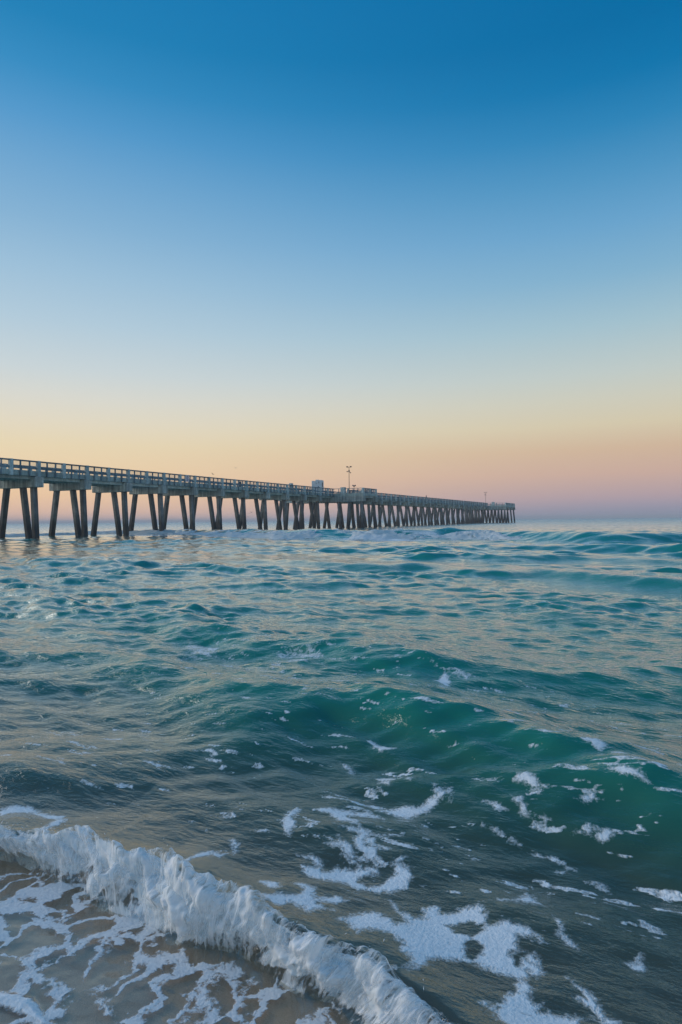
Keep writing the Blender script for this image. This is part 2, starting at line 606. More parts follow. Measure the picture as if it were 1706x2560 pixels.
# --- the sand sheet -----------------------------------------------------------
def axis(lo, hi, fine_lo, fine_hi, fine, grow=1.25):
    a = list(np.arange(fine_lo, fine_hi, fine))
    st = fine
    while a[-1] < hi:
        st *= grow; a.append(a[-1] + st)
    st = fine; pre = [a[0]]
    while pre[-1] > lo:
        st *= grow; pre.append(pre[-1] - st)
    return np.array(pre[:0:-1] + a)


sa = axis(-120, 12000, -4, 12, 0.12)
ua = axis(-9000, 9000, -9, 6, 0.15)
S_, U_ = np.meshgrid(sa, ua, indexing='ij')
X_, Y_ = from_su(S_, U_)
sv = np.stack([X_, Y_, np.minimum(sand_z(S_, U_), 2.2)], -1).reshape(-1, 3)
beach = obj('sand', np_mesh('sand', sv, grid_quads(len(sa), len(ua)), M_SAND))
tag(beach, 'wet brown sand of the beach at the water edge', 'sand', kind='structure')

# --- wave crests, from the photograph (x, y in a 1568 px wide view, crest height in m) -----
# name: points, landward width, seaward width (m)
CRESTS = [
    ([(-150, 1480, .08), (0, 1500, .11), (130, 1498, .15), (240, 1506, .17), (350, 1530, .17), (440, 1566, .15), (520, 1568, .25),
      (600, 1585, .30), (700, 1605, .30), (770, 1598, .29), (850, 1600, .30), (950, 1622, .31), (1050, 1645, .30), (1150, 1662, .30),
      (1300, 1715, .28), (1420, 1752, .27), (1568, 1800, .26), (1750, 1880, .2)], .55, 1.0),
    ([(100, 1440, .03), (290, 1423, .13), (420, 1432, .14), (520, 1450, .16), (650, 1478, .18), (710, 1478, .20), (780, 1468, .27),
      (900, 1490, .27), (1000, 1512, .23), (1090, 1528, .17), (1250, 1556, .09), (1400, 1575, .06), (1568, 1590, .05)], .55, 1.1),
    ([(-100, 1750, .04), (0, 1762, .09), (110, 1775, .09), (250, 1800, .06), (350, 1820, .02)], .30, .5),
    ([(540, 1288, .05), (640, 1284, .17), (760, 1292, .22), (900, 1299, .20), (1000, 1303, .10), (1080, 1306, .03)], 0.6, 1.8),
    ([(900, 1300, .08), (1100, 1312, .17), (1250, 1309, .22), (1400, 1320, .26), (1568, 1332, .27), (1750, 1345, .26)], 0.6, 1.8),
    ([(130, 1298, .03), (230, 1294, .2), (320, 1294, .2), (420, 1298, .03)], 1.0, 2.0),
    ([(900, 1262, .05), (1150, 1258, .14), (1300, 1255, .28), (1420, 1253, .38), (1568, 1258, .40), (1750, 1262, .38)], 0.9, 2.2),
    ([(850, 1280, .05), (1150, 1279, .22), (1300, 1281, .17), (1400, 1283, .19), (1568, 1287, .20), (1750, 1292, .19)], 0.7, 1.8),
    ([(-150, 1230, .30), (0, 1228, .34), (250, 1222, .38), (430, 1218, .58), (600, 1217, .78), (700, 1221, .74), (900, 1222, .7),
      (1100, 1220, .72), (1250, 1222, .75), (1350, 1223, .84), (1500, 1224, .80), (1568, 1227, .66), (1750, 1232, .5)], 2.0, 4.0),
    ([(300, 1400, .02), (450, 1408, .09), (600, 1400, .06), (700, 1390, .02)], .7, 1.0),
    ([(1080, 1548, .02), (1250, 1540, .05), (1400, 1553, .07), (1568, 1545, .09), (1700, 1550, .07)], .4, .8),
    ([(1150, 1425, .02), (1280, 1418, .09), (1400, 1430, .08), (1500, 1440, .02)], .8, 1.2),
]


def crest_su(pts):
    p = np.array(pts, float)
    x, y = px_ground(p[:, 0] * V2P, p[:, 1] * V2P, p[:, 2])
    s, u = to_su(x, y)
    o = np.argsort(u)
    u, s, h = u[o], s[o], p[o, 2]
    L = u[-1] - u[0]
    ud = np.linspace(u[0], u[-1], 400)
    k = np.exp(-np.linspace(-2.2, 2.2, 41) ** 2); k /= k.sum()

    def soft(v):
        d = np.interp(ud, u, v)
        e = np.r_[d[0] - (d[1:21] - d[0])[::-1], d, d[-1] - (d[-21:-1] - d[-1])[::-1]]
        return np.convolve(e, k, 'valid')
    return ud, soft(s), np.maximum(soft(h), 0)


CR = [(crest_su(p), wf, wb) for p, wf, wb in CRESTS]
BREAK = CR[8][0]

# --- the small breaking bore at the beach: top and foot lines (photo pixels) -------------
B_TOP = np.array([(-260, 2040), (-120, 2060), (0, 2076), (62, 2085), (107, 2091), (156, 2103), (192, 2096), (250, 2116), (286, 2136), (312, 2156),
                  (380, 2161), (415, 2172), (446, 2201), (487, 2237), (558, 2259), (607, 2263), (645, 2295), (712, 2330), (765, 2353),
                  (796, 2379), (850, 2388), (912, 2415), (957, 2451), (1002, 2490), (1060, 2540), (1130, 2610), (1220, 2700)], float)
B_LOW = np.array([(-260, 2085), (-120, 2105), (0, 2130), (45, 2138), (112, 2175), (147, 2192), (196, 2200), (214, 2232), (277, 2268), (335, 2286), (402, 2313),
                  (420, 2330), (446, 2345), (513, 2353), (545, 2352), (594, 2360), (680, 2420), (716, 2450), (756, 2473), (823, 2482),
                  (832, 2500), (886, 2560), (960, 2640), (1040, 2730)], float)


def resample(p, n):
    d = np.r_[0, np.cumsum(np.hypot(*np.diff(p, axis=0).T))]
    t = np.linspace(0, d[-1], n)
    return np.stack([np.interp(t, d, p[:, 0]), np.interp(t, d, p[:, 1])], 1)


NB = 520
bt, bl = resample(B_TOP, NB), resample(B_LOW, NB)
bh = np.interp(np.linspace(0, 1, NB), [0, .25, .45, .65, .85, 1], [.12, .15, .16, .14, .11, .08])
btx, bty = px_ground(bt[:, 0], bt[:, 1], bh)
blx, bly = px_ground(bl[:, 0], bl[:, 1], np.full(NB, 0.0))
bts, btu = to_su(btx, bty)
bls, blu = to_su(blx, bly)
_o = np.argsort(btu)
BORE_U, BORE_S = btu[_o], np.minimum(bts, 9)[_o]


# --- the water grid: rows grow with distance -------------------------------------------
rr = [0.55]
while rr[-1] < 14000:
    r = rr[-1]
    g = np.interp(math.log(r), np.log([0.5, 2.0, 6.0, 12.0, 40.0, 100.0, 600.0, 14000]), [.012, .0030, .0034, .0048, .0062, .0085, .03, .12])
    rr.append(r * (1 + g))
rr = np.array(rr)
aa = np.radians(np.r_[np.linspace(-85, -36, 60, endpoint=False), np.linspace(-36, 36, 640), np.linspace(36, 85, 61)[1:]])
RR, AA = np.meshgrid(rr, aa, indexing='ij')
gx, gy = RR * np.sin(AA), RR * np.cos(AA)
gs, gu = to_su(gx, gy)
nr, nc = RR.shape
sandz = sand_z(gs, gu)
dr_loc = np.gradient(rr)[:, None]


def wave_height(s, u, r, spacing):
    """sea surface offshore of the bore"""
    h = np.zeros_like(s)
    for (cu, cs, ch), wf, wb in CR:
        sc = np.interp(u, cu, cs) + 0.06 * wf * fbm(u / (wf * 2.2), u * 0 + wf, o=2)
        amp = np.interp(u, cu, ch)
        lo, hi = cu[0], cu[-1]
        ext = (hi - lo) * 0.12 + wf
        amp = amp * sstep(lo - ext, lo, u) * (1 - sstep(hi, hi + ext * 6, u))
        d = s - sc
        prof = np.where(d < 0, np.exp(-np.abs(d / wf) ** 1.9), 1.0 / (1.0 + (d / wb) ** 2) ** 1.2)
        h = np.maximum(h, 0) * 1.0 + amp * prof * (d > -6 * wf) * (d < 9 * wb)
    # trough in front of each crest is implied by the level; now the chop
    mod = 0.60 + 0.75 * fbm(u * 0.13 + 3, s * 0.22 + 9, o=3)
    mod = np.clip(mod, 0.28, 1.5)
    rng = np.random.default_rng(5)
    nb = 96
    lam = np.exp(np.linspace(math.log(0.16), math.log(11.0), nb))
    chop = np.zeros_like(s)
    for i, L in enumerate(lam):
        spread = rng.normal(0, 0.42) + rng.choice([-0.25, 0.25])
        kx, ks = math.sin(spread), math.cos(spread)
        k = 2 * math.pi / L
        slope = 0.040 * (1.0 if L < 1.0 else (1.0 / L) ** 1.15) * (1.2 if L < 0.5 else 1.0)
        a = slope / k
        ph = rng.uniform(0, 6.283)
        fade = sstep(2.2, 5.0, L / spacing)
        arg = k * (ks * s + kx * u) + ph
        sn = np.sin(arg)
        chop += a * fade * (sn + 0.22 * (sn * sn))
    return h, chop, mod


spacing = np.maximum(dr_loc * 1.0, 0.0) + 0 * RR
wh, chop, mod = wave_height(gs, gu, RR, spacing)
far_calm = np.interp(np.log(RR), np.log([2, 10, 25, 60, 200, 2000]), [1.0, 1.0, 1.5, 2.8, 2.6, 1.4])
sb = np.interp(gu, BORE_U, BORE_S)
behind = gs - sb                                      # distance seaward of the bore crest
shoal = sstep(0.0, 2.2, behind) * 0.7 + 0.3
surf = wh + chop * mod * shoal * far_calm
surf = surf + 0.03 * np.exp(-np.clip(behind, 0, None) / 1.2)
film_edge = 1.40 + 0.10 * vnoise(gu * 1.3, gu * 0) + 0.03 * vnoise(gu * 6.0, gu * 0 + 4)
film = sandz + np.clip(0.010 + 0.022 * (gs - film_edge), -0.06, 0.05) + 0.0025 * fbm(gs * 7, gu * 7, o=3)
film = np.where(gs < film_edge, sandz - 0.004 - 0.05 * np.clip(film_edge - gs, 0, 1), film)
hb = np.interp(gu, BORE_U, bh[_o])
front = sstep(-0.06, 0.12, behind)
surf = surf + 0.35 * hb * np.exp(-np.abs((behind - 0.12) / 0.30) ** 1.6)
gz = film * (1 - front) + surf * front
depth = np.clip(gz - sandz, 0, 5)

# --- foam ---------------------------------------------------------------------
C1 = (2.24, 0, 2000); C2 = (2.24, 600, 2000); C3 = (1568 / 606.0, 1100, 2000); C4 = (1568 / 860.0, 846, 1600)
POLYS = [
    (C2, [(320, 45), (300, 55), (265, 75), (235, 125), (240, 170), (280, 205), (300, 170), (320, 130), (300, 100), (340, 60)]),
    (C2, [(410, 60), (480, 85), (520, 110), (560, 130), (620, 140), (680, 165), (670, 125), (600, 100), (720, 100), (820, 112), (780, 90), (700, 70), (600, 65), (490, 55)]),
    (C2, [(690, 175), (640, 215), (625, 240), (650, 280), (700, 310), (730, 340), (770, 345), (790, 320), (760, 290), (850, 285), (860, 275), (720, 265), (700, 230), (740, 200)]),
    (C2, [(450, 240), (540, 270), (580, 270), (590, 240), (500, 238)]),
    (C2, [(345, 345), (370, 390), (420, 415), (520, 425), (600, 440), (660, 480), (700, 470), (760, 480), (850, 490), (940, 465), (970, 400), (950, 360),
          (890, 335), (930, 318), (870, 322), (850, 345), (870, 390), (800, 430), (720, 445), (670, 420), (680, 400), (740, 385), (800, 380), (770, 350),
          (600, 350), (540, 345), (480, 370), (420, 345)]),
    (C2, [(310, 285), (390, 310), (430, 340), (470, 345), (450, 310), (400, 290)]),
    (C2, [(85, 545), (180, 595), (230, 610), (270, 585), (340, 600), (370, 630), (460, 610), (550, 625), (480, 590), (440, 570), (540, 575), (600, 545),
          (540, 515), (440, 530), (420, 480), (340, 450), (300, 450), (350, 490), (330, 520), (220, 520), (120, 535)]),
    (C2, [(600, 700), (650, 770), (700, 740), (790, 740), (870, 770), (910, 820), (890, 860), (960, 890), (970, 950), (930, 960), (860, 970), (810, 990),
          (900, 985), (1000, 970), (1050, 930), (1090, 890), (1180, 880), (1300, 890), (1370, 920), (1500, 960), (1568, 970), (1568, 880), (1520, 840),
          (1568, 810), (1568, 700), (1480, 680), (1440, 720), (1400, 670), (1380, 600), (1340, 565), (1200, 600), (1130, 600), (1110, 560), (1010, 580),
          (1030, 620), (980, 640), (900, 590), (880, 550), (840, 530), (850, 580), (900, 640), (940, 680), (870, 690), (830, 640), (740, 610), (650, 620),
          (600, 650), (520, 660)]),
    (C3, [(480, 960), (540, 975), (610, 970), (650, 1040), (675, 1110), (620, 1120), (580, 1100), (560, 1150), (590, 1210), (610, 1290), (670, 1300),
          (650, 1340), (730, 1350), (800, 1360), (960, 1400), (900, 1449), (860, 1560), (500, 1560), (380, 1449), (330, 1390), (260, 1330), (300, 1320), (370, 1340), (380, 1300),
          (430, 1250), (480, 1220), (500, 1150), (480, 1130), (400, 1090), (300, 1060), (280, 1040), (360, 1000)]),
    (C3, [(380, 770), (450, 780), (570, 820), (650, 880), (560, 885), (470, 870), (500, 910), (560, 960), (480, 980), (300, 1000), (260, 900), (300, 800)]),
    (C3, [(735, 750), (770, 830), (760, 880), (830, 930), (910, 970), (890, 930), (810, 870), (790, 790)]),
    (C3, [(1210, 1040), (1260, 1080), (1375, 1090), (1310, 1040), (1290, 980), (1280, 1030)]),
    (C3, [(850, 1245), (930, 1320), (1010, 1400), (1080, 1449), (1170, 1449), (1090, 1390), (1020, 1300), (1010, 1270), (900, 1190), (810, 1120), (930, 1260)]),
    (C3, [(250, 650), (450, 640), (580, 655), (700, 680), (650, 620), (560, 570), (540, 590), (450, 630)]),
    (C3, [(290, 90), (360, 135), (450, 145), (390, 110)]), (C3, [(590, 210), (640, 240), (720, 240), (690, 215)]),
    (C3, [(870, 155), (940, 175), (1050, 170), (1000, 140)]), (C3, [(945, 505), (1010, 545), (1110, 570), (1060, 520), (980, 500)]),
    (C3, [(735, 440), (770, 465), (800, 440)]), (C3, [(480, 30), (540, 50), (600, 75), (720, 95), (640, 60), (560, 10), (500, 5)]),
    (C3, [(1010, 310), (1060, 340), (1140, 320), (1080, 285)]), (C3, [(580, 330), (700, 350), (800, 385), (890, 435), (830, 420), (720, 375), (590, 345)]),
    (C1, [(940, 385), (1010, 385), (1090, 340), (1160, 300), (1270, 260), (1180, 265), (1100, 300), (1030, 350)]),
    (C1, [(1290, 200), (1310, 280), (1360, 250), (1320, 210)]), (C1, [(1430, 545), (1568, 610), (1568, 525), (1500, 530)]),
    (C1, [(1450, 440), (1500, 500), (1568, 490), (1568, 440)]), (C1, [(1170, 290), (1230, 310), (1260, 280), (1200, 270)]),
    (C1, [(0, 40), (100, 18), (180, 30), (270, 70), (350, 72), (372, 100), (320, 155), (240, 200), (205, 200), (290, 130), (320, 105), (250, 105), (160, 65), (60, 65), (0, 80)]),
    (C4, [(130, 455), (190, 500), (260, 490), (200, 470)]),
    (C4, [(170, 700), (240, 720), (330, 740), (400, 720), (470, 690), (500, 670), (430, 640), (440, 670), (380, 690), (310, 690), (240, 690)]),
    (C4, [(0, 775), (60, 800), (220, 820), (120, 790)]), (C4, [(0, 820), (60, 850), (90, 912), (60, 912), (0, 860)]),
    (C4, [(790, 715), (850, 770), (960, 795), (880, 770), (840, 730)]), (C4, [(660, 790), (740, 820), (830, 855), (770, 825), (700, 795)]),
    (C4, [(1080, 845), (1150, 855), (1200, 850), (1150, 830)]), (C4, [(1110, 580), (1200, 615), (1240, 600), (1180, 560)]),
    (C4, [(1240, 620), (1310, 640), (1400, 650), (1300, 615)]), (C4, [(870, 880), (960, 900), (940, 885)]),
    (C4, [(290, 325), (330, 350), (450, 360), (370, 340)]), (C4, [(655, 370), (690, 390), (690, 370)]),
    (C4, [(170, 290), (185, 320), (195, 285)]), (C4, [(0, 505), (60, 550), (75, 540), (40, 515)]), (C4, [(1240, 710), (1300, 740), (1440, 780), (1380, 740), (1300, 710)]),
    (C4, [(170, 605), (230, 620), (250, 600), (200, 595)]), (C4, [(290, 600), (330, 625), (335, 610)]), (C4, [(495, 655), (505, 700), (520, 690), (515, 655)]),
    (C4, [(440, 190), (500, 210), (520, 190), (490, 160)]), (C4, [(560, 170), (590, 190), (600, 175)]), (C4, [(210, 590), (240, 600), (240, 585)]),
]
HOLES = [(C2, [(1170, 685), (1220, 720), (1300, 740), (1370, 720), (1350, 690), (1290, 665)]),
         (C2, [(1270, 790), (1275, 860), (1320, 865), (1350, 830), (1345, 790), (1300, 770)]),
         (C3, [(450, 960), (500, 1030), (530, 1000), (530, 970)]), (C3, [(180, 890), (170, 990), (220, 1005), (265, 960), (250, 890)])]
SWASH_FOAM = (1568 / 260.0, 0, 2380), [(-300, 560), (0, 625), (150, 632), (290, 645), (400, 690), (500, 690), (560, 760), (620, 860), (660, 960), (740, 1050), (800, 1120),
                                      (620, 1120), (470, 1050), (360, 990), (250, 940), (130, 900), (0, 870), (-300, 800)]


def poly_world(poly, z):
    (k, ox, oy), pts = poly
    p = np.array(pts, float)
    return np.stack(px_ground(ox + p[:, 0] / k, oy + p[:, 1] / k, np.full(len(p), z)), 1)


def poly_sd(px, py, P):
    d2 = np.full(px.shape, 1e9)
    inside = np.zeros(px.shape, bool)
    n = len(P)
    for i in range(n):
        ax, ay = P[i]; bx, by = P[(i + 1) % n]
        ex, ey = bx - ax, by - ay
        t = np.clip(((px - ax) * ex + (py - ay) * ey) / (ex * ex + ey * ey + 1e-12), 0, 1)
        d2 = np.minimum(d2, (px - ax - t * ex) ** 2 + (py - ay - t * ey) ** 2)
        if ay != by:
            inside ^= ((ay > py) != (by > py)) & (px < (bx - ax) * (py - ay) / (by - ay) + ax)
    return np.where(inside, 1, -1) * np.sqrt(d2)


def stamp(field, poly, z, feather, sign=1):
    P = poly_world(poly, z)
    lo, hi = P.min(0) - feather * 2, P.max(0) + feather * 2
    idx = np.nonzero((gx > lo[0]) & (gx < hi[0]) & (gy > lo[1]) & (gy < hi[1]))
    if not len(idx[0]):
        return
    sd_ = poly_sd(gx[idx], gy[idx], P)
    val = np.clip(0.5 + 0.5 * sd_ / feather, 0, 1)
    if sign > 0:
        field[idx] = np.maximum(field[idx], val)
    else:
        field[idx] = np.minimum(field[idx], 1 - val)


foam = np.zeros_like(gz)
for p in POLYS:
    zz = 0.16 if p[0] is C4 else 0.06
    stamp(foam, p, zz, 0.045 if p[0] is not C4 else 0.055)
for p in HOLES:
    stamp(foam, p, 0.06, 0.03, -1)
# scattered flecks and streaks on the faces of the near waves, more to the right
fl = fbm(gu * 4.5, gs * 15.0, o=4, g=0.62)
zone = sstep(0.3, 0.9, behind) * (1 - sstep(3.2, 5.2, behind + 0.35 * gu)) * sstep(-5.2, -3.2, gu + 0.2 * gs)
foam = np.maximum(foam, np.clip((fl - 0.60) * 1.8, 0, 0.66) * zone)
fl2 = fbm(gu * 1.3 + 40, gs * 3.2, o=4, g=0.6)
(c2u, c2s, c2h) = CR[1][0]
z2 = np.exp(-((gs - np.interp(gu, c2u, c2s) + 0.75) / 0.65) ** 2) * sstep(-6.6, -5.2, gu) * (1 - sstep(-2.2, -1.0, gu))
foam = np.maximum(foam, np.clip((fl2 - 0.15) * 1.2, 0, 0.66) * z2)
# foam drifting shoreward of the far breaker
db = gs - np.interp(gu, BREAK[0], BREAK[1])
n3 = fbm(gu * 0.10, gs * 0.75, o=4, g=0.6)
z3 = sstep(-16, -7, db) * (1 - sstep(-1.0, 0.8, db)) * (RR > 14)
foam = np.maximum(foam, np.clip((n3 + 0.12) * 0.85, 0, 0.72) * z3)
stamp(foam, SWASH_FOAM, 0.03, 0.02)
lace = (1 - sstep(-0.16, 0.05, behind)) * sstep(0.0, 0.04, gs - film_edge)
lace = lace * (0.75 + 0.35 * fbm(gs * 1.6, gu * 1.2, o=2))
lace = np.clip(lace, 0, 1.1)
rough = np.interp(np.log(RR), np.log([2, 8, 30, 100, 400, 3000]), [.03, .035, .06, .16, .30, .40])
ripple = np.interp(np.log(RR), np.log([2, 8, 25, 80, 300]), [0.55, 0.75, 0.7, 0.3, 0.0]) * (0.15 + 0.85 * sstep(-0.2, 0.5, behind))
facet = np.interp(np.log(RR), np.log([8, 40, 120, 500, 4000]), [0.0, 0.5, 1.2, 2.2, 2.6])
swf = np.zeros_like(gz); stamp(swf, SWASH_FOAM, 0.03, 0.05)
gz = gz + 0.022 * sstep(0.35, 1.0, swf)
verts = np.stack([gx, gy, gz], -1).reshape(-1, 3)
water = obj('sea_water', np_mesh('sea_water', verts, grid_quads(nr, nc), M_WATER, True,
                                 {'foam': foam.ravel(), 'lace': lace.ravel(), 'depth': depth.ravel(), 'rough': rough.ravel(), 'facet': facet.ravel(), 'ripple': ripple.ravel()}))
tag(water, 'green and teal sea with low waves reaching to the horizon', 'sea', kind='structure')

# --- the white bore tumbling onto the sand ------------------------------------------
NA2, NB2 = 900, 56
t_a = np.linspace(0, 1, NA2)


def along(v):
    return np.interp(t_a, np.linspace(0, 1, NB), v)


TX, TY, LX, LY, BH = along(btx), along(bty), along(blx), along(bly), along(bh)
bb = np.linspace(0, 1.6, NB2)
A, B = np.meshgrid(t_a, bb, indexing='ij')
ln = 4.6


def bore_layer(k, grow, dens, soft, lean):
    """one veil of the tumbling water; the outer veils are thinner and more torn"""
    rag = fbm(A * ln * 4 + 9 * k, A * 0 + 3, o=4)
    lump = fbm(A * ln * 5 + 31 * k + B * 1.5, B * 2.0, o=4, g=0.5)
    strk = fbm(A * ln * 22 + B * 7 + 7 * k, B * 0.9, o=3, g=0.55)
    x = LX[:, None] + (TX - LX)[:, None] * (B + 0.05 * rag)
    y = LY[:, None] + (TY - LY)[:, None] * (B + 0.05 * rag)
    up = np.where(B < 1, np.sin(np.clip(B, 0, 1) * math.pi / 2) ** 0.8, np.cos(np.clip((B - 1) * 1.5, 0, 1) * math.pi / 2))
    ss, uu = to_su(x, y)
    base = np.minimum(sand_z(ss, uu), 0.02) + 0.012
    hgt = BH[:, None] * grow * (0.92 + 0.14 * rag + 0.20 * lump + 0.03 * strk)
    z = base * (1 - sstep(0, 1, B)) + 0.03 * sstep(0.6, 1, B) + hgt * up
    shp = np.sin(np.clip(B / 1.15, 0, 1) * math.pi)
    outw = (0.045 * lump + 0.003 * strk + lean) * shp
    x = x - ST * outw; y = y - CT * outw
    tear = fbm(A * ln * 9 + 13 * k, B * 3.5 + 5, o=4, g=0.6)
    cov = sstep(-0.05, 0.42, B + 0.38 * tear) * (1 - sstep(0.90, 1.40, B + 0.38 * tear)) * dens
    cov = cov * np.interp(A, [0, .12, .5, .62, .8, 1], [0.8, 1.0, 1.0, .74, .70, .6]) + soft * (lump * 0.5 + rag * 0.3) * (cov > 0.02)
    return np.stack([x, y, z], -1).reshape(-1, 3), cov.ravel(), (A + 0.37 * k).ravel(), (B + 0.06 * strk).ravel()


LAY = [bore_layer(0, 0.92, 1.0, 0.25, 0.0), bore_layer(1, 1.10, 0.52, 0.34, 0.02), bore_layer(2, 1.28, 0.36, 0.36, 0.035)]
q0 = grid_quads(NA2, NB2)[:, ::-1]
qs = np.concatenate([q0 + i * NA2 * NB2 for i in range(len(LAY))])
bore = obj('breaking_wave', np_mesh('breaking_wave', np.concatenate([l[0] for l in LAY]), qs, M_WHITE, True,
                                    {'cover': np.concatenate([l[1] for l in LAY]), 'wa': np.concatenate([l[2] for l in LAY]), 'wb': np.concatenate([l[3] for l in LAY])}))
tag(bore, 'small white wave tumbling onto the brown sand in the near corner', 'wave', kind='stuff')

# spray thrown off the crest
mb = MB()
rs = np.random.default_rng(3)
for i in range(420):
    a = rs.random() ** 1.2 * 0.86 + 0.08
    j = int(a * (NA2 - 1))
    up_ = abs(rs.normal(0, 0.045)) * (1.6 if rs.random() < 0.15 else 1.0)
    cx = TX[j] + rs.normal(0, 0.03) - ST * rs.random() * 0.10
    cy = TY[j] + rs.normal(0, 0.03) - CT * rs.random() * 0.10
    cz = 0.02 + BH[j] * rs.uniform(0.7, 1.0) + up_
    rd = rs.uniform(0.0008, 0.0020)
    d = Vector((rs.normal(-0.5, 0.3), rs.normal(-0.5, 0.3), rs.normal(0.2, 0.6))).normalized() * rd * rs.uniform(1.5, 7)
    a1 = d.orthogonal().normalized() * rd; b1 = d.normalized().cross(a1)
    c = Vector((cx, cy, cz))
    mb.add([c + d, c + a1, c + b1, c - a1, c - b1, c - d], [(0, 1, 2), (0, 2, 3), (0, 3, 4), (0, 4, 1), (5, 2, 1), (5, 3, 2), (5, 4, 3), (5, 1, 4)], True)
spray = obj('spray', mb.mesh('spray', M_DROP), bore)
tag(spray, kind='stuff')


# --- white water on the far breakers -----------------------------------------------
def breaker(vx0, vx1, crest, name, label, reach, tall, dens, lift=0.0, seed=0, start=(-0.5, -0.5)):
    cu, cs, ch = crest
    us = []
    for vx in (vx0, vx1):
        x, y = px_ground(vx * V2P, 1230 * V2P, 0.4)
        xs = np.linspace(cu[0], cu[-1], 4000)
        X, Y = from_su(np.interp(xs, cu, cs), xs)
        pxs = W0 / 2 + FPX * X / Y
        us.append(np.interp(vx * V2P, pxs, xs))
    L = abs(us[1] - us[0])
    na, nb_ = int(min(1400, L / 0.07)), 34
    ta = np.linspace(0, 1, na); tb = np.linspace(0, 1, nb_)
    A, B = np.meshgrid(ta, tb, indexing='ij')
    u = us[0] + (us[1] - us[0]) * A
    sc = np.interp(u, cu, cs); amp = np.interp(u, cu, ch)
    end = np.sin(np.clip(A, 0, 1) * math.pi) ** 0.35
    reach_ = reach * (0.55 + 0.45 * end) * (1 + 0.35 * fbm(A * L * 0.25 + seed, A * 0, o=3))
    lump = fbm(u * 0.55 + seed, B * 2.5, o=4, g=0.5)
    st_ = np.interp(A, [0.0, 0.40, 0.62, 1.0], [start[0], start[0], start[1], start[1]]) * (1 + 0.25 * fbm(A * L * 0.3 + seed, A * 0 + 8, o=3))
    tall = tall * np.interp(A, [0.0, 0.40, 0.62, 1.0], [math.exp(-max(0, start[0] / 2.0) ** 1.9), math.exp(-max(0, start[0] / 2.0) ** 1.9), 1.0, 1.0])
    s = sc - st_ - reach_ * B
    prof = np.cos(B * math.pi / 2) ** 0.9
    z = 0.03 + (amp * tall * prof) * (1 + 0.26 * lump) + 0.10 * fbm(u * 1.6 + seed, s * 1.6, o=3) * np.sin(B * math.pi) + lift
    z = z * (0.35 + 0.65 * end)
    x, y = from_su(s, u)
    cov = np.sin(np.clip(B * 0.92 + 0.04, 0, 1) * math.pi) ** 0.5 * end * dens + 0.25 * fbm(u * 0.35 + seed, B * 3, o=3)
    w = np_mesh(name, np.stack([x, y, z], -1).reshape(-1, 3), grid_quads(na, nb_), M_WHITE_FAR, True,
                {'wa': A.ravel() * L / 60.0, 'wb': B.ravel(), 'cover': np.clip(cov, 0, 1).ravel()})
    o = obj(name, w)
    tag(o, label, 'breaker', kind='stuff')
    return o


breaker(400, 1345, BREAK, 'breaker_foam', 'long white breaker rolling in beyond the pier piles to the right', 4.0, 1.05, 1.15, seed=3, start=(1.5, -0.4))
breaker(-60, 470, BREAK, 'breaker_foam', 'low white foam line washing between the nearest pier piles', 7.5, 1.15, 1.25, seed=31)
breaker(930, 1110, CR[6][0], 'breaker_foam', 'short low foam ridge in front of the long white breaker', 2.2, 0.9, 0.75, lift=0.05, seed=57)

# ================================================================== THE PIER
S0P, D0P = 33.0, 64.45
px0, py0 = S0P * ST - D0P * CT, S0P * CT + D0P * ST
pier = empty('fishing_pier', (px0, py0, 0.0), math.pi / 2 - THETA)
tag(pier, 'long concrete fishing pier on splayed piles running out to sea', 'pier')
SPAN = 6.78
B0 = 47.65                                       # centre of the first bent in view, metres out from the shore line
NEAR, FAR = 61.3, 67.6                           # ends of the cap beams
Z_CAP0, Z_CAP1, Z_DECK, Z_RAIL = 5.86, 7.02, 7.68, 8.80


def loc(s, d, z=0.0):
    return (s - S0P, d - D0P, z)


def pier_world(s, d, z=0.0):
    return (s * ST - d * CT, s * CT + d * ST, z)


_cache = {}


def cached(key, make):
    if key not in _cache:
        _cache[key] = make()
    return _cache[key]


def cap_mesh(length, width=1.1):
    def mk():
        m = MB(); m.box(-width / 2, width / 2, 0, length, Z_CAP0, Z_CAP1, 0.035)
        return m.mesh('cap_beam', M_CAP)
    return cached(('cap', length, width), mk)


def pile_mesh(dx, dy):
    """square pile with chamfered corners, raked by (dx, dy) over its height above water"""
    def mk():
        h, c = 0.30, 0.07
        ring = [(-h + c, -h), (h - c, -h), (h, -h + c), (h, h - c), (h - c, h), (-h + c, h), (-h, h - c), (-h, -h + c)]
        m = MB(); v = []
        zs = [Z_CAP0 + 0.05, 4.0, 2.0, 0.6, -0.4, -3.3]
        for z in zs:
            k = (Z_CAP0 - z) / Z_CAP0
            v += [(x + dx * k, y + dy * k, z) for x, y in ring]
        f = [tuple(range(8)), tuple(range(8 * len(zs) - 1, 8 * len(zs) - 9, -1))]
        for r in range(len(zs) - 1):
            for i in range(8):
                j = (i + 1) % 8
                f.append((r * 8 + j, r * 8 + i, r * 8 + 8 + i, r * 8 + 8 + j))
        m.add(v, f)
        return m.mesh('pile', M_PILE)
    return cached(('pile', dx, dy), mk)


def bent(i, d0=NEAR, d1=FAR, piles=None):
    s = B0 + i * SPAN
    cap = obj('cap_beam', cap_mesh(round(d1 - d0, 3)), pier, loc(s, d0))
    for off, dx, dy in (piles or [(0.95, 0.08, -0.25), (2.75, 0.0, -1.0), (5.6, 0.0, 1.0)]):
        j = random.uniform(-0.06, 0.06)
        obj('pile', pile_mesh(dx, dy), cap, (j, off + random.uniform(-0.05, 0.05), 0))
    return cap


def deck_mesh(length, width):
    def mk():
        m = MB()
        m.box(0.01, length - 0.01, 0, width, 7.10, Z_DECK, 0.02)
        return m.mesh('deck_slab', M_DECK)
    return cached(('deck', length, width), mk)


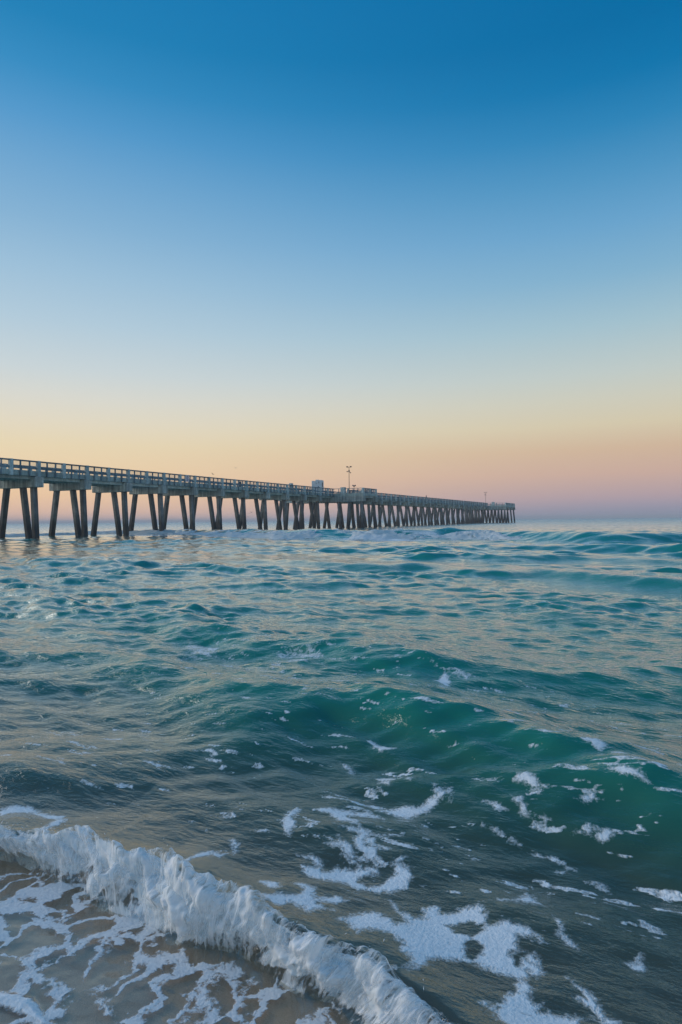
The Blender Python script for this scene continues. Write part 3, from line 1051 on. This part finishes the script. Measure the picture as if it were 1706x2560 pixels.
def girder_mesh(length):
    def mk():
        m = MB(); m.box(0.6, length - 0.6, -0.2, 0.2, 6.72, 7.098)
        return m.mesh('girder', M_DECK)
    return cached(('girder', length), mk)


def deck(i, d0, d1):
    s = B0 + i * SPAN
    dk = obj('deck_slab', deck_mesh(SPAN, round(d1 - d0, 3)), pier, loc(s, d0))
    n = max(2, int((d1 - d0) / 1.7))
    for k in range(n):
        obj('girder', girder_mesh(SPAN), dk, (0, 0.55 + k * (d1 - d0 - 1.1) / (n - 1), 0))
    return dk


HALF = SPAN / 2


def heavy_post_mesh():
    m = MB(); m.box(-0.19, 0.19, -0.22, 0.16, 7.03, Z_RAIL + 0.02, 0.02)
    return m.mesh('concrete_post', M_POST)


def thin_post_mesh():
    m = MB(); m.box(-0.065, 0.065, -0.115, 0.02, 7.08, Z_RAIL - 0.14)
    return m.mesh('railing_post', M_RAIL)


def rail_mesh(L, posts=False):
    def mk():
        m = MB()
        m.box(0.0, L, -0.16, 0.14, Z_RAIL - 0.10, Z_RAIL, 0.012)
        m.box(0.19, L - 0.19, -0.035, 0.035, 7.83, 8.06)
        m.box(0.19, L - 0.19, -0.028, 0.028, Z_RAIL - 0.16, Z_RAIL - 0.104)
        for k in (1, 2) if posts else ():
            m.box(L * k / 3 - 0.065, L * k / 3 + 0.065, -0.115, 0.02, 7.08, Z_RAIL - 0.165)
        return m.mesh('railing_section', M_RAIL)
    return cached(('rail', round(L, 3), posts), mk)


def open_rail_mesh(L):
    def mk():
        m = MB()
        m.box(0.0, L, -0.16, 0.14, Z_RAIL - 0.10, Z_RAIL, 0.012)
        m.box(0.19, L - 0.19, -0.03, 0.03, 8.00, 8.10)
        return m.mesh('railing_section', M_RAIL)
    return cached(('open', round(L, 3)), mk)


def baluster_mesh(L):
    def mk():
        m = MB()
        n = int((L - 0.4) / 0.115)
        for k in range(n):
            x = 0.24 + (L - 0.48) * k / (n - 1)
            m.box(x - 0.009, x + 0.009, -0.009, 0.009, 8.055, Z_RAIL - 0.155)
        return m.mesh('balusters', M_RAIL)
    return cached(('bal', round(L, 3)), mk)


ME_HEAVY, ME_THIN = heavy_post_mesh(), thin_post_mesh()


def railing(s, d, rz=0.0, L=HALF, style='full', out=1):
    """one bay of railing starting at (s, d); out = -1 turns the outside to the other side"""
    far = style == 'far'                          # hidden far side of the outer pier: thin posts joined to the rails
    o = obj('railing_section', open_rail_mesh(L) if style == 'open' else rail_mesh(L, far), pier, loc(s, d), rz)
    if out < 0:
        o.scale = (1, -1, 1)
    obj('concrete_post', ME_HEAVY, o)
    for k in () if far else (1, 2):
        obj('railing_post', ME_THIN, o, (L * k / 3, 0, 0))
    if style != 'open':
        tag(obj('balusters', baluster_mesh(L), o), kind='stuff')
    return o


I0, IP, IT, IE = -2, 11, 33, 36                   # first bent, mid platform, head, last bent
RN, RF = NEAR + 0.24, FAR - 0.24                  # railing lines
PN, PF = 54.3, 74.6                               # mid platform reach
TN, TF = 53.6, 75.3
plat_piles = [(0.8, 0.1, -0.35), (3.6, 0.0, 0.5), (6.2, 0.1, -0.4), (9.4, 0, -0.8), (12.6, 0.0, 0.9), (15.6, 0, 0.5), (19.3, 0.0, 0.5)]
for i in range(I0, IE + 1):
    if IP <= i <= IP + 1:
        bent(i, PN, PF, plat_piles)
    elif i >= IT:
        bent(i, TN, TF, [(0.8, 0.05, -0.5), (3.4, 0.0, 0.5), (6.2, 0.05, -0.5), (9.4, 0.0, 0.6), (12.4, 0.0, -0.6), (15.2, 0, 0.5), (18.2, 0.0, -0.5), (20.8, 0.0, 0.6)])
    else:
        bent(i)
for i in range(I0, IE):
    if i == IP:
        deck(i, PN + 0.15, PF - 0.15)
    elif i >= IT:
        deck(i, TN + 0.15, TF - 0.15)
    else:
        deck(i, NEAR + 0.3, FAR - 0.3)
    if i == IP or i >= IT:
        lo, hi = (PN, PF) if i == IP else (TN, TF)
        a, b = lo + 0.3, hi - 0.3
    else:
        a, b = RN, RF
    for h in (0, 1):
        railing(B0 + i * SPAN + h * HALF, a)
        railing(B0 + i * SPAN + h * HALF, b, style='far' if i > IP else 'full', out=-1)
# railings across the platform steps
for i, lo, hi, sides in ((IP, PN, PF, (0, 1)), (IT, TN, TF, (0,))):
    for e in sides:
        s = B0 + (i + e) * SPAN + (-0.2 if e == 0 else 0.2)
        n = 2
        for d0, d1 in ((lo + 0.3, RN), (RF, hi - 0.3)):
            L = (d1 - d0) / n
            for k in range(n):
                railing(s, d0 + k * L, math.pi / 2, L, 'open' if e == 0 else 'full', out=(-1 if e == 0 else 1))
n = 6
L = (TF - TN - 0.6) / n
for k in range(n):
    railing(B0 + IE * SPAN + 0.2, TN + 0.3 + k * L, math.pi / 2, L, 'full', out=1)
# fascia under the platforms' landward edges
m = MB(); m.box(-0.12, 0.12, 0, 6.9, 7.03, 7.72, 0.02)
me_f = m.mesh('fascia_panel', M_DECK)
for i, lo, hi in ((IP, PN, PF), (IT, TN, TF)):
    for d0 in (lo + 0.05, FAR):
        obj('fascia_panel', me_f, pier, loc(B0 + i * SPAN - 0.45, d0))
# stout boxes standing on the railing line
def box_mesh(w, d, h):
    m = MB(); m.box(-w / 2, w / 2, -d / 2, d / 2, 7.69, 7.69 + h, 0.03)
    m.box(-w / 2 - 0.03, w / 2 + 0.03, -d / 2 - 0.03, d / 2 + 0.03, 7.69 + h, 7.73 + h, 0.01)
    return m.mesh('utility_box', M_POST)


obj('utility_box', box_mesh(0.8, 1.0, 1.32), pier, loc(B0 + IP * SPAN - 0.05, 59.4))
obj('utility_box', box_mesh(0.9, 1.2, 1.45), pier, loc(B0 + IT * SPAN - 0.05, 59.2))
obj('utility_box', box_mesh(0.75, 0.5, 1.42), pier, loc(104.4, 62.1))

# ------------------------------------------------------------------ things on the pier
def at_pier(px, d):
    """distance out along the line d metres from the viewer's side that shows at photo column px"""
    k = (px - W0 / 2) / FPX
    return d * (CT + k * ST) / (ST - k * CT)


def lamp_post(s, d, z0, h, label, heads=2):
    e = empty('lamp_post', pier_world(s, d, z0), math.pi / 2 - THETA)
    m = MB(); m.tube((0, 0, 0), (0, 0, h), 0.075, 0.05, 10); m.box(-0.17, 0.17, -0.17, 0.17, 0, 0.04)
    obj('pole', m.mesh('pole', M_METAL), e)
    m = MB(); m.tube((0, -0.45, h - 0.06), (0, 0.45, h - 0.06), 0.03, n=8)
    obj('crossarm', m.mesh('crossarm', M_METAL), e)
    for k in (-1, 1):
        m = MB(); m.box(-0.17, 0.17, k * 0.42 - 0.17, k * 0.42 + 0.17, h - 0.03, h + 0.17, 0.03)
        m.box(-0.13, 0.13, k * 0.42 - 0.13, k * 0.42 + 0.13, h - 0.07, h - 0.03)
        obj('lamp_head', m.mesh('lamp_head', M_DARK), e)
    if heads > 2:
        m = MB(); m.tube((0, 0, h - 1.05), (0, 0, h - 0.65), 0.17, 0.13, 10)
        obj('junction_box', m.mesh('junction_box', M_DARK), e)
        for k, dz in ((-0.48, -0.95), (0.30, -1.22)):
            m = MB(); m.tube((0, 0, h + dz), (0, -k, h + dz), 0.02, n=6)
            m.tube((-0.14, -k, h + dz + 0.04), (0.16, -k, h + dz - 0.04), 0.06, 0.12, 8)
            obj('loudspeaker', m.mesh('loudspeaker', M_DARK), e)
    tag(e, label, 'lamp')
    return e


lamp_post(at_pier(873, 57.7), 57.6, Z_DECK, 5.7, 'tall thin lamp post standing on the wider middle platform of the pier', 3)
lamp_post(at_pier(1215, 61.9), 61.9, Z_DECK, 5.6, 'tall thin lamp post near the seaward end of the pier', 3)
# short post with two lobes beside the tall lamp
sv_ = B0 + IP * SPAN + 2.4
e = empty('viewing_scope', pier_world(sv_, 57.9, Z_DECK), 0)
m = MB(); m.tube((0, 0, 0), (0, 0, 1.65), 0.06, 0.05, 8); m.box(-0.15, 0.15, -0.15, 0.15, 0, 0.03)
obj('stand', m.mesh('stand', M_DARK), e)
for k in (-1, 1):
    m = MB(); m.tube((k * 0.04, -0.2, 1.66), (k * 0.26, 0.22, 1.86), 0.10, 0.17, 10)
    obj('scope_lobe', m.mesh('scope_lobe', M_DARK), e)
tag(e, 'short dark post with two flared lobes on the middle platform', 'scope')

# pale kiosk on the far side of the middle platform
ks = at_pier(825, 69.0)
kiosk = empty('pier_kiosk', pier_world(B0 + (IP + 1) * SPAN - 1.9, 68.4, Z_DECK), 0.0)
kx = pier_world(B0 + (IP + 1) * SPAN - 1.9, 68.4)
m = MB(); m.box(-1.35, -0.45, -1.2, 1.2, 0, 3.25, 0.03); m.box(-0.45, 1.35, -1.35, 1.3, 0, 3.42, 0.03)
obj('wall', m.mesh('wall', M_KIOSK), kiosk)
m = MB(); m.box(-0.5, 0.35, -1.4, 1.35, 3.42, 3.56, 0.02); m.box(0.55, 0.95, -1.1, 1.0, 3.42, 3.52, 0.02); m.box(-1.4, -0.46, -1.25, 1.25, 3.25, 3.31, 0.01)
obj('roof', m.mesh('roof', M_KIOSK), kiosk)
for x0, x1, z0, z1 in ((0.22, 0.42, 2.86, 3.10), (0.25, 0.40, 2.55, 2.66), (-0.38, -0.1, 2.70, 2.76), (1.05, 1.22, 1.9, 2.9), (0.1, 0.3, 1.9, 2.1)):
    m = MB(); m.box(x0, x1, -1.39, -1.33, z0, z1)
    obj('window', m.mesh('window', M_GLASS), kiosk)
tag(kiosk, 'pale blue-white boxy kiosk rising behind the pier railing', 'kiosk')

# notice on the railing
ss = at_pier(468, 61.35)
e = empty('notice_board', pier_world(ss, 61.30, 7.72), math.pi / 2 - THETA)
m = MB(); m.box(-0.42, 0.42, -0.03, 0.0, 0.05, 1.02); obj('panel', m.mesh('panel', M_SIGN), e)
m = MB()
for z, w in ((0.86, 0.22), (0.72, 0.30), (0.58, 0.20), (0.45, 0.28), (0.31, 0.22), (0.18, 0.26)):
    m.box(-w + 0.06, w, -0.036, -0.0305, z - 0.035, z + 0.035)
obj('print', m.mesh('print', M_INK), e)
tag(e, 'white notice board with purple print fixed to the pier railing', 'sign')

# bin behind the railing
e = empty('litter_bin', pier_world(at_pier(600, 63.0), 63.0, Z_DECK), math.pi / 2 - THETA)
m = MB(); m.tube((0, 0, 0), (0, 0, 0.95), 0.24, 0.28, 14); obj('body', m.mesh('body', M_DARK), e)
m = MB(); m.tube((0, 0, 0.95), (0, 0, 1.02), 0.30, 0.22, 14); obj('lid', m.mesh('lid', M_DARK), e)
tag(e, 'dark litter bin seen through the pier railing', 'bin')


# ------------------------------------------------------------------ a person on the pier
def person(s, d, label):
    me = bpy.data.meshes.new('person')
    J = {'pel': (0, 0, .98, .155), 'wst': (0, .01, 1.12, .15), 'che': (0, .0, 1.34, .175), 'nck': (0, .0, 1.53, .07), 'hd': (0, -.03, 1.66, .10), 'top': (0, -.02, 1.78, .085),
         'ls': (-.20, 0, 1.46, .075), 'le': (-.27, -.05, 1.19, .055), 'lw': (-.22, -.24, 1.08, .04), 'lh': (-.19, -.33, 1.10, .04),
         'rs': (.20, 0, 1.46, .075), 're': (.27, -.05, 1.19, .055), 'rw': (.22, -.24, 1.08, .04), 'rh': (.19, -.33, 1.10, .04),
         'lk': (-.10, -.02, .52, .075), 'la': (-.11, .03, .09, .05), 'lt': (-.12, -.13, .04, .045), 'lhp': (-.10, 0, .90, .11),
         'rk': (.10, -.02, .52, .075), 'ra': (.11, .03, .09, .05), 'rt': (.12, -.13, .04, .045), 'rhp': (.10, 0, .90, .11)}
    names = list(J)
    E = [('pel', 'wst'), ('wst', 'che'), ('che', 'nck'), ('nck', 'hd'), ('hd', 'top'), ('che', 'ls'), ('ls', 'le'), ('le', 'lw'), ('lw', 'lh'),
         ('che', 'rs'), ('rs', 're'), ('re', 'rw'), ('rw', 'rh'), ('pel', 'lhp'), ('lhp', 'lk'), ('lk', 'la'), ('la', 'lt'), ('pel', 'rhp'), ('rhp', 'rk'), ('rk', 'ra'), ('ra', 'rt')]
    me.from_pydata([J[n][:3] for n in names], [(names.index(a), names.index(b)) for a, b in E], [])
    me.materials.append(M_CLOTH)
    o = obj('person', me)
    o.location = pier_world(s, d, Z_DECK)
    o.rotation_euler = (0, 0, math.pi / 2 - THETA)
    md = o.modifiers.new('skin', 'SKIN')
    sk = me.skin_vertices[0] if me.skin_vertices else None
    if sk is None:
        import bmesh
        b = bmesh.new(); b.from_mesh(me); b.verts.layers.skin.verify(); b.to_mesh(me); b.free()
        sk = me.skin_vertices[0]
    for k, n_ in enumerate(names):
        sk.data[k].radius = (J[n_][3], J[n_][3])
        sk.data[k].use_root = (n_ == 'pel')
    o.modifiers.new('sub', 'SUBSURF').levels = 1
    m = MB(); m.ellipsoid((0, 0.0, 1.72), (0.105, 0.12, 0.115), 10, 7)
    obj('hair', m.mesh('hair', M_HAIR), o)
    tag(o, label, 'person')
    return o


person(at_pier(1067, 62.0), 62.05, 'person in dark clothing leaning on the pier railing')


# ------------------------------------------------------------------ gulls
def gull(px, py, dist, yaw, flap, label, roll=0.0):
    d = ROT3 @ np.array([(px - W0 / 2) / FPX, -(py - H0 / 2) / FPX, -1.0])
    d = d / np.hypot(d[0], d[1])
    e = empty('gull', (d[0] * dist, d[1] * dist, EYE + d[2] * dist), yaw)
    e.rotation_euler = (0, roll, yaw)
    m = MB(); m.ellipsoid((0, 0, 0), (0.075, 0.24, 0.075), 10, 9); m.ellipsoid((0, 0.24, 0.03), (0.05, 0.075, 0.05), 8, 6)
    m.add([(-0.05, -0.2, 0.01), (0.05, -0.2, 0.01), (0.09, -0.38, 0.0), (-0.09, -0.38, 0.0), (-0.05, -0.2, -0.02), (0.05, -0.2, -0.02)],
          [(0, 1, 2, 3), (5, 4, 3, 2), (0, 4, 5, 1)])
    obj('body', m.mesh('body', M_GULLB), e)
    m = MB(); m.tube((0, 0.30, 0.03), (0, 0.37, 0.015), 0.016, 0.004, 6); obj('beak', m.mesh('beak', M_METAL), e)
    for sgn in (-1, 1):
        c = math.cos(R(flap)); sn = math.sin(R(flap))
        st = [(0.04, 0.10, -0.12, 0.0), (0.30, 0.15, -0.09, 0.30), (0.52, 0.08, -0.10, 0.46), (0.72, -0.06, -0.14, 0.52)]
        v = []; f = []
        for x, lead, trail, q in st:
            zz = sn * x - 0.30 * max(0, x - 0.30) * sn * 1.5
            v += [(sgn * x * c, lead, zz), (sgn * x * c, trail, zz - 0.005), (sgn * x * c, (lead + trail) / 2, zz + 0.018)]
        for k in range(3):
            a, b = k * 3, k * 3 + 3
            f += [(a, b, b + 2, a + 2), (a + 2, b + 2, b + 1, a + 1), (a + 1, b + 1, b, a)]
        m = MB(); m.add(v, f, True)
        obj('wing', m.mesh('wing', M_GULL), e)
    tag(e, label, 'gull', 'gulls flying around the pier')
    return e


gull(589.5, 1170, 190, 0.5, 42, 'gull with raised wings high above the pier railing')
gull(532.5, 1185.5, 185, 1.1, 18, 'gull gliding just above the pier railing near the notice board', 0.35)
gull(547, 1158.5, 330, 0.4, 20, 'tiny faint gull higher up and farther than the other gulls')
gull(623.5, 1283.5, 215, 0.3, 10, 'middle gull of three low over the water between the piles')
gull(628.5, 1281, 210, -0.6, 25, 'right gull of three low over the water between the piles')
gull(620.5, 1291.5, 200, 0.2, -12, 'lowest gull of three over the water between the piles')
gull(1117.5, 1155, 300, 0.2, 12, 'lone small gull in the sky right of the pier lamp posts')


# ------------------------------------------------------------------ morning sea haze
hm, ht, hout = new_mat('sea_haze')
pv = N(ht, 'ShaderNodeVolumePrincipled')
pv.inputs['Color'].default_value = (0.86, 0.88, 0.95, 1)
pv.inputs['Density'].default_value = 0.0005
pv.inputs['Anisotropy'].default_value = 0.0
ht.links.new(pv.outputs[0], hout.inputs['Volume'])
m = MB(); m.box(-15000, 15000, -400, 15000, -4.5, 16.0)
haze = obj('haze', m.mesh('haze', hm))
tag(haze, 'thin pale morning haze over the sea', 'haze', kind='stuff')
